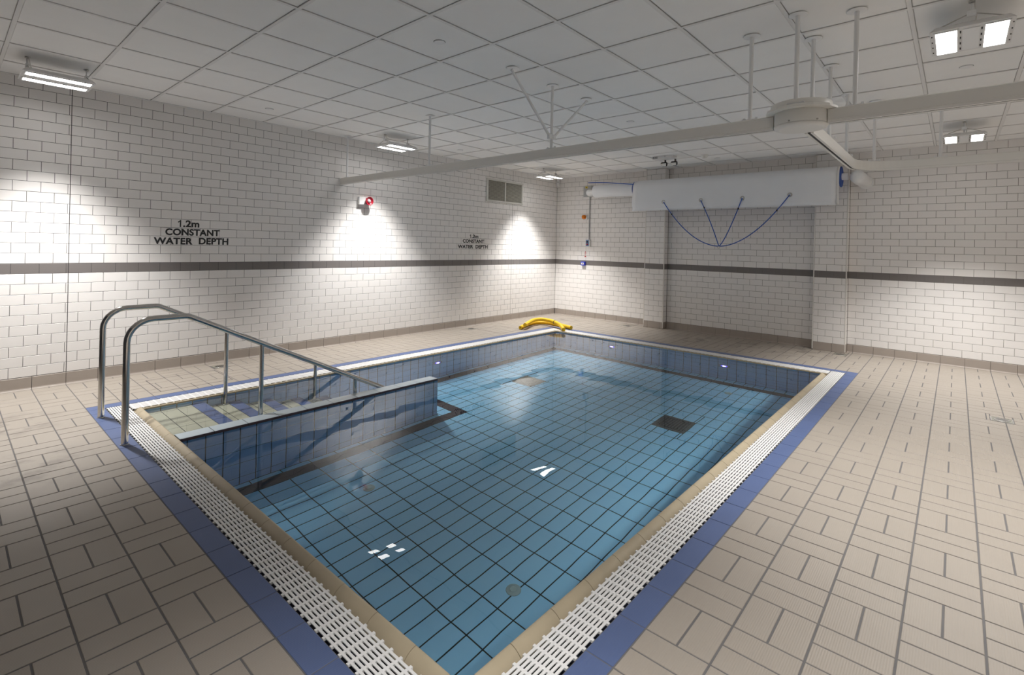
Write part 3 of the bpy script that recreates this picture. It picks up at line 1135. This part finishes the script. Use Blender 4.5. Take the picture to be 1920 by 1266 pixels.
YF = AY - .172
for i, (xe, ze) in enumerate(zip(ex_pts, ez)):
    MB().lathe((xe, YF + .006, ze), -Y, [(.014, 0), (.034, 0), (.036, .005), (.034, .010), (.020, .010), (.018, .004)], 24).build('eyelet', M['brushed'], pc)
    p0 = Vector((xe, YF - .008, ze))
    dx = knot.x - xe
    pts = []
    for k in range(25):
        t_ = k / 24
        if i in (0, 3):
            zz = ze + (knot.z - ze) * (1 - (1 - t_) ** 1.9)
        elif i == 2:
            zz = ze + (knot.z - ze) * (t_ * .55 + .45 * (1 - (1 - t_) ** 2)) if False else ze + (knot.z - ze) * (1 - (1 - t_) ** 1.35)
        else:
            zz = ze + (knot.z - ze) * t_
        pts.append(Vector((xe + dx * t_ + (0.02 * sin(t_ * pi) if i == 1 else 0), p0.y - .012 * sin(t_ * pi), zz)))
    rp = MB().tube(pts, .0075, 8).build('rope', M['rope'], pc)
    kt = pts[4]
    MB().tube([kt + Vector((0, 0, .012)), kt + Vector((.004, -.004, -.012))], .011, 8).build('rope_tie', M['dark'], rp)
MB().tube([knot + Vector((.018 * cos(a), 0, -.018 + .018 * sin(a))) for a in [k * pi / 6 for k in range(13)]], .004, 8).build('ring', M['brushed'], pc)

mo = thing('roller_motor', 'round white motor end on a grey wall plate, left end of the pool cover roller', 'motor', (.82, 0, 2.66))
MB().box(.705, .955, -.012, -.001, 2.563, 2.792, .004).build('wall_plate', M['grey_plastic'], mo)
MB().box(.86, .955, -.10, -.012, 2.72, 2.79, .006).build('junction_box', M['grey_plastic'], mo)
MB().box(.752, .806, -.016, -.012, 2.748, 2.787, .001).build('warning_label', M['yellow'], mo)
lb = MB().add([(.779, -.0165, 2.781), (.763, -.0165, 2.755), (.795, -.0165, 2.755)], [(0, 1, 2)]).build('label_mark', M['dark'], mo)
MB().lathe((1.045, -.001, 2.612), -Y, [(.070, 0), (.070, .03), (.060, .035), (.060, .22), (.070, .235), (.072, .30), (.068, .325), (.056, .348), (.038, .362), (.018, .369), (0, .37)], 32).build('motor_drum', M['white_paint'], mo)
br = thing('roller_bearing', 'fat white elbow bearing on the second pilaster, right end of the pool cover roller', 'bearing', (5.62, 0, 2.56))
MB().lathe((5.665, -.02, 2.552), Vector((-.060, -.42, .050)), [(.07, 0), (.088, .008), (.092, .02), (.092, .22), (.096, .225), (.096, .36), (.093, .385), (.082, .410), (.062, .428), (.034, .439), (0, .442)], 36).build('bearing_body', M['white_paint'], br)
MB().lathe((5.667, -.001, 2.552), -Y, [(.10, 0), (.10, .012), (.085, .02)], 28).build('wall_flange', M['white_paint'], br)

# conduit and wall devices on the far wall
cd = MB().tube([(.872, -.018, 2.56), (.872, -.018, 1.655)], .011, 12).build('conduit', M['grey_plastic'])
tag(cd, 'thin grey conduit running down the far wall to the control box', 'conduit')
for z in (2.12, 1.80):
    MB().box(.855, .889, -.024, -.001, z - .010, z + .010, .003).build('clip', M['grey_plastic'], cd)
cb = thing('control_box', 'small blue-fronted control box with two buttons under the conduit', 'control box', (.862, 0, 1.585))
MB().box(.815, .915, -.055, -.001, 1.512, 1.655, .005).build('enclosure', M['housing'], cb)
MB().box(.820, .893, -.058, -.054, 1.520, 1.648, .002).build('front_plate', M['panel_blue'], cb)
MB().lathe((.857, -.058, 1.61), -Y, [(.017, 0), (.017, .010), (.012, .013)], 16).build('button', M['dark'], cb)
MB().lathe((.857, -.058, 1.558), -Y, [(.017, 0), (.017, .010), (.012, .013)], 16).build('button', M['red'], cb)
MB().box(.830, .846, -.0595, -.057, 1.55, 1.566).build('pilot_lamp', M['clear'], cb)
be = thing('beacon', 'round amber warning beacon on the far wall left of the conduit', 'beacon', (.75, 0, 2.14))
MB().box(.715, .825, -.03, -.001, 2.085, 2.185, .006).build('back_box', M['housing'], be)
MB().lathe((.752, -.03, 2.137), -Y, [(.046, 0), (.046, .02), (.042, .04), (.030, .058), (.014, .066), (0, .068)], 24).build('amber_dome', M['amber'], be)
MB().box(.80, .812, -.04, -.03, 2.155, 2.165).build('screw', M['dark'], be)
cp = thing('call_point', 'square blue break-glass call point on the dark band of the far wall', 'call point', (.75, 0, 1.15))
MB().box(.705, .800, -.060, -.001, 1.108, 1.190, .006).build('case', M['blue_plastic'], cp)
MB().box(.722, .782, -.063, -.059, 1.128, 1.168, .001).build('front_label', M['trim_white'], cp)
MB().lathe((.752, -.063, 1.148), -Y, [(.010, 0), (.010, .003), (.006, .004)], 14).build('press_spot', M['dark'], cp)
pr = thing('pictogram', 'small red printed figure sign on the tiles above the blue call point', 'sign', (.78, 0, 1.345))
MB().box(.748, .812, -.0012, -.0002, 1.367, 1.376).box(.760, .800, -.0012, -.0002, 1.345, 1.351).build('bars', M['print_red'], pr)['kind'] = 'stuff'
MB().cyl((.780, -.0002, 1.398), -Y, .010, .001, 14).build('head', M['print_red'], pr)
MB().add([(.755, -.0012, 1.287), (.805, -.0012, 1.287), (.790, -.0012, 1.312), (.770, -.0012, 1.312), (.755, -.0002, 1.287), (.805, -.0002, 1.287), (.790, -.0002, 1.312), (.770, -.0002, 1.312)],
         [(0, 1, 2, 3), (4, 7, 6, 5), (0, 4, 5, 1), (1, 5, 6, 2), (2, 6, 7, 3), (3, 7, 4, 0)]).build('base_mark', M['print_red'], pr)
MB().tube([(.780, -.0008, 1.39), (.780, -.0008, 1.345), (.765, -.0008, 1.325), (.795, -.0008, 1.312)], .003, 6).build('body_mark', M['print_red'], pr)
cs = thing('corner_sensor', 'slim white sensor box high in the far left corner', 'sensor', (.03, -.03, 2.9))
m45 = Matrix.Translation((.042, -.042, 2.893)) @ Matrix.Rotation(radians(45), 4, 'Z')
bm = bmesh.new(); bmesh.ops.create_cube(bm, size=1.0)
bm.transform(Matrix.Diagonal((.066, .050, .178, 1)))
bmesh.ops.bevel(bm, geom=bm.edges[:], offset=.006, segments=2, affect='EDGES')
MB().bm(bm, m45).build('case', M['housing'], cs)
MB().cyl(m45 @ Vector((0, -.024, .03)), m45.to_3x3() @ Vector((0, -1, 0)), .010, .004, 14).build('eye', M['dark'], cs)
MB().cyl(m45 @ Vector((0, -.024, -.06)), m45.to_3x3() @ Vector((0, -1, 0)), .006, .004, 12).build('eye', M['dark'], cs)

# ------------------------------------------------------------- left wall items
so = thing('alarm_sounder', 'red horn sounder beside a white junction box on the left wall', 'alarm', (0, -4.88, 2.11))
MB().box(.001, .055, -4.985, -4.875, 2.055, 2.17, .006).build('junction_box', M['housing'], so)
MB().box(.001, .03, -4.878, -4.835, 2.075, 2.150, .004).build('wall_bracket', M['red'], so)
MB().lathe((.002, -4.838, 2.112), X, [(.045, 0), (.048, .02), (.050, .045), (.044, .05), (.044, .058), (.050, .062), (.056, .080), (.064, .100), (.062, .102), (.050, .088), (.036, .078)], 32).build('horn', M['red'], so)
MB().lathe((.075, -4.838, 2.112), X, [(.030, 0), (.030, .01), (.022, .024), (.008, .030), (0, .031)], 20).build('strobe', M['clear'], so)
vt = thing('vent_grille', 'large off-white air vent with two dark louvred panels high on the left wall', 'vent', (0, -1.725, 2.55))
vy0, vy1, vz0, vz1 = -2.257, -1.194, 2.330, 2.768
fr = MB()
for a, b, c_, d in ((vy0, vy1, vz0, vz0 + .032), (vy0, vy1, vz1 - .032, vz1), (vy0, vy0 + .042, vz0 + .032, vz1 - .032), (vy1 - .042, vy1, vz0 + .032, vz1 - .032), (-1.748, -1.716, vz0 + .032, vz1 - .032)):
    fr.box(.0005, .022, a, b, c_, d, .003)
fr.build('frame', M['vent_frame'], vt)
MB().box(.0003, .002, vy0 + .03, vy1 - .03, vz0 + .02, vz1 - .02).build('duct_backing', M['vent_dark'], vt)
for a, b in ((vy0 + .042, -1.748), (-1.716, vy1 - .042)):
    lv = MB()
    for k in range(22):
        z = vz0 + .040 + k * (vz1 - vz0 - .078) / 21
        lv.add([(.004, a, z + .006), (.004, b, z + .006), (.015, b, z - .003), (.015, a, z - .003), (.005, a, z + .0075), (.005, b, z + .0075), (.016, b, z - .0015), (.016, a, z - .0015)],
               [(0, 1, 2, 3), (4, 7, 6, 5), (0, 4, 5, 1), (1, 5, 6, 2), (2, 6, 7, 3), (3, 7, 4, 0)])
    for k in range(24):
        y = a + (b - a) * (k + .5) / 24
        lv.box(.002, .006, y - .0015, y + .0015, vz0 + .034, vz1 - .034)
    lv.build('louvres', M['vent_slat'], vt)['kind'] = 'stuff'


def lettering(parent, text, y0, y1, z0, z1, name='lettering'):
    cu = bpy.data.curves.new('text', 'FONT')
    cu.body = text
    cu.size = .1
    cu.offset = .0036
    cu.extrude = .001
    cu.space_character = 1.04
    cu.space_word = 1.1
    to = bpy.data.objects.new('text', cu)
    COL.objects.link(to)
    dg = bpy.context.evaluated_depsgraph_get()
    dg.update()
    me = bpy.data.meshes.new_from_object(to.evaluated_get(dg))
    bpy.data.objects.remove(to)
    xs = [v.co.x for v in me.vertices]
    ys = [v.co.y for v in me.vertices]
    ax, bx, ay, by = min(xs), max(xs), min(ys), max(ys)
    for v in me.vertices:
        yy = y0 + (v.co.x - ax) / (bx - ax) * (y1 - y0)
        zz = z0 + (v.co.y - ay) / (by - ay) * (z1 - z0)
        v.co = (.0012 + v.co.z * .6, yy, zz)
    me.materials.clear()
    me.materials.append(M['print_black'])
    me.name = name
    o_ = bpy.data.objects.new(name, me)
    COL.objects.link(o_)
    o_.parent = parent
    o_.matrix_parent_inverse = parent_inv(parent)
    return o_


def figure_one(parent, y0, y1, z0, z1):
    w, h = y1 - y0, z1 - z0
    pr = [(1, 0), (1, 1), (.68, 1), (.45, .87), (0, .76), (0, .61), (.35, .67), (.58, .77), (.58, 0)]
    n_ = len(pr)
    v = [(x, y0 + a * w, z0 + b * h) for x in (.0004, .0018) for a, b in pr]
    f = [(i, (i + 1) % n_, n_ + (i + 1) % n_, n_ + i) for i in range(n_)] + [tuple(range(n_)), tuple(reversed(range(n_, 2 * n_)))]
    MB().add(v, f).build('lettering', M['print_black'], parent)


t1 = thing('depth_sign', 'black 1.2m CONSTANT WATER DEPTH lettering on the left wall, nearer and larger-looking one', 'sign', (0, -7.13, 1.56))
figure_one(t1, -7.281, -7.250, 1.621, 1.702)
lettering(t1, '.2m', -7.230, -7.064, 1.621, 1.702)
lettering(t1, 'CONSTANT', -7.403, -6.843, 1.524, 1.602)
lettering(t1, 'WATER', -7.512, -7.130, 1.420, 1.498)
lettering(t1, 'DEPTH', -7.065, -6.745, 1.424, 1.502)
t2 = thing('depth_sign', 'black 1.2m CONSTANT WATER DEPTH lettering below the air vent, the farther one', 'sign', (0, -2.56, 1.56))
figure_one(t2, -2.659, -2.628, 1.618, 1.682)
lettering(t2, '.2m', -2.608, -2.440, 1.618, 1.682)
lettering(t2, 'CONSTANT', -2.831, -2.283, 1.527, 1.594)
lettering(t2, 'WATER', -2.948, -2.571, 1.426, 1.492)
lettering(t2, 'DEPTH', -2.506, -2.186, 1.426, 1.494)

# ------------------------------------------------------------- ceiling bits
spk = [(3.767, -6.631, 'flat white sprinkler cover at the top middle of the ceiling'), (.734, -6.596, 'flat white sprinkler cover between the first two left lamps'),
       (3.751, -3.652, 'flat white sprinkler cover behind the braced hanger of the track'), (.714, -3.597, 'flat white sprinkler cover between the vent and the second left lamp'),
       (.705, -.612, 'flat white sprinkler cover beside the corner lamp'), (3.732, -.679, 'flat white sprinkler cover near the smoke detector'),
       (6.731, -3.68, 'flat white sprinkler cover below the large top right lamp')]
for x, y, lb in spk:
    sp = thing('sprinkler_cover', lb, 'sprinkler', (x, y, 3.0035), 'sprinkler covers in the ceiling')
    MB().lathe((x, y, 3.006), -Z, [(.042, 0), (.042, .006), (.040, .0075)], 28).build('cover_disc', M['white_paint'], sp)
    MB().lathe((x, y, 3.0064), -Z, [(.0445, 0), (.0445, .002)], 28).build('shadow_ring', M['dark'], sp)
sm_ = thing('smoke_detector', 'small round white smoke detector on the ceiling near the far wall', 'smoke detector', (3.67, -1.07, 3.0035))
MB().lathe((3.67, -1.07, 3.0055), -Z, [(.055, 0), (.055, .014), (.050, .018)], 28).build('base', M['cream_paint'], sm_)
MB().lathe((3.67, -1.07, 2.986), -Z, [(.042, 0), (.045, .008), (.038, .026), (.02, .034), (0, .035)], 28).build('sensor_head', M['cream_paint'], sm_)
em = thing('emergency_light', 'white twin-spot emergency light unit on the ceiling near the far wall', 'emergency light', (3.10, -1.25, 3.0))
MB().box(2.93, 3.27, -1.38, -1.20, 2.955, 3.003, .008).build('box', M['housing'], em)
for k in range(3):
    for q in range(2):
        MB().box(2.945 + k * .028, 2.965 + k * .028, -1.382, -1.378, 2.966 + q * .016, 2.976 + q * .016).build('terminal', M['dark'], em)
MB().lathe((3.15, -1.381, 2.985), -Y, [(.010, 0), (.010, .004)], 12).build('test_switch', M['brushed'], em)
for x in (3.09, 3.26):
    MB().box(x - .006, x + .006, -1.25, -1.21, 2.90, 2.958).build('lamp_arm', M['dark'], em)
    bm = bmesh.new(); bmesh.ops.create_cube(bm, size=1.0)
    for v in bm.verts:
        k = 1.0 if v.co.z > 0 else .78
        v.co = Vector((v.co.x * .112 * k, v.co.y * .05, v.co.z * .07))
    bmesh.ops.bevel(bm, geom=bm.edges[:], offset=.012, segments=2, affect='EDGES')
    mx = Matrix.Translation((x, -1.27, 2.878)) @ Matrix.Rotation(radians(28), 4, 'X')
    hd = MB().bm(bm, mx).build('spot_head', M['dark'], em)
    bm = bmesh.new(); bmesh.ops.create_cube(bm, size=1.0)
    for v in bm.verts:
        k = 1.0 if v.co.z > 0 else .80
        v.co = Vector((v.co.x * .090 * k, -.024 + v.co.y * .008, v.co.z * .048))
    MB().bm(bm, mx).build('glass', M['trim_white'], hd)

# ------------------------------------------------------------- deck items
for x, y, lb in DRAINS:
    d = thing('floor_drain', lb, 'drain', (x, y, 0), 'steel deck drains')
    f = MB()
    for a in ((x - DS, x + DS, y - DS, y - DS + .010), (x - DS, x + DS, y + DS - .010, y + DS), (x - DS, x - DS + .010, y - DS + .01, y + DS - .01), (x + DS - .010, x + DS, y - DS + .01, y + DS - .01)):
        f.box(*a, -.003, .001)
    f.build('frame', M['brushed'], d)
    MB().box(x - DS + .01, x + DS - .01, y - DS + .01, y + DS - .01, -.004, -.0015).build('tray', M['drain_plate'], d)
    MB().lathe((x, y, -.0015), Z, [(.056, 0), (.056, .003), (.050, .0035)], 24).build('grate', M['brushed'], d)
    sl = MB()
    for k in range(-2, 3):
        w = math.sqrt(max(0, .045 ** 2 - (k * .018) ** 2))
        sl.box(x - w, x + w, y + k * .018 - .004, y + k * .018 + .004, .0015, .0022)
    sl.build('slots', M['dark'], d)['kind'] = 'stuff'

for (x0, x1, y0, y1), lb in (((.386, .936, -7.647, -6.995), 'tile-filled floor access cover left of the pool, nearer the handrails'),
                             ((.37, .92, -2.78, -2.17), 'tile-filled floor access cover left of the pool, nearer the yellow noodles')):
    a = thing('access_cover', lb, 'access cover', ((x0 + x1) / 2, (y0 + y1) / 2, 0), 'recessed access covers')
    for b in ((x0, x1, y0, y0 + .007), (x0, x1, y1 - .007, y1), (x0, x0 + .007, y0, y1), (x1 - .007, x1, y0, y1)):
        MB().box(*b, -.003, .0006).build('frame_strip', M['sealant'], a)


# yellow pool noodles
def spline(pts, n=10):
    P = [Vector(p) for p in pts]
    P = [P[0] * 2 - P[1]] + P + [P[-1] * 2 - P[-2]]
    out = []
    for i in range(1, len(P) - 2):
        for k in range(n):
            t_ = k / n
            a, b, c_, d = P[i - 1:i + 3]
            out.append(.5 * ((2 * b) + (c_ - a) * t_ + (2 * a - 5 * b + 4 * c_ - d) * t_ ** 2 + (3 * b - a - 3 * c_ + d) * t_ ** 3))
    out.append(P[-2])
    return out


NR = .034
nd = thing('pool_noodle', 'yellow foam pool noodle lying on the deck, underneath the other', 'pool noodle', (.9, -1.6, 0), 'yellow pool noodles')
n2 = spline([(.886, -2.21, NR), (.735, -1.85, NR), (.690, -1.60, NR), (.740, -1.45, NR), (.884, -1.370, NR), (1.179, -1.415, NR), (1.36, -1.475, NR), (1.50, -1.515, NR)])
MB().tube(n2, NR, 16).build('foam_tube', M['foam'], nd)
MB().cyl(n2[0] - (n2[1] - n2[0]).normalized() * .0006, n2[0] - n2[1], .009, .0008, 12).build('end_hole', M['dark'], nd)
nd = thing('pool_noodle', 'yellow foam pool noodle lying on top, its near end on the white grating', 'pool noodle', (.9, -1.7, 0), 'yellow pool noodles')
n1 = spline([(.965, -2.18, .088), (.80, -1.79, .104), (.772, -1.60, .107), (.805, -1.51, .107), (.93, -1.485, .106), (1.10, -1.535, .104), (1.33, -1.63, .078), (1.527, -1.785, NR + .001)])
MB().tube(n1, NR, 16).build('foam_tube', M['foam'], nd)
k = len(n1) - 18
MB().tube([n1[k] + (n1[k - 1] - n1[k]) * .3, n1[k] - (n1[k - 1] - n1[k]) * .3], NR + .0025, 16).build('dark_strap', M['dark'], nd)

# caustic flags: sharp light through the water surface
try:
    water.cycles.is_caustics_caster = True
    for ob in list(bpy.data.objects):
        if ob.type != 'MESH' or ob.parent is None: continue
        r_ = ob
        while r_.parent is not None: r_ = r_.parent
        if r_.name.split('.')[0] in ('pool_basin', 'main_drain', 'sump_cover', 'underwater_lamp', 'handrail'):
            ob.cycles.is_caustics_receiver = True
    basin.cycles.is_caustics_receiver = True
except Exception as e_:
    print('caustics', e_)
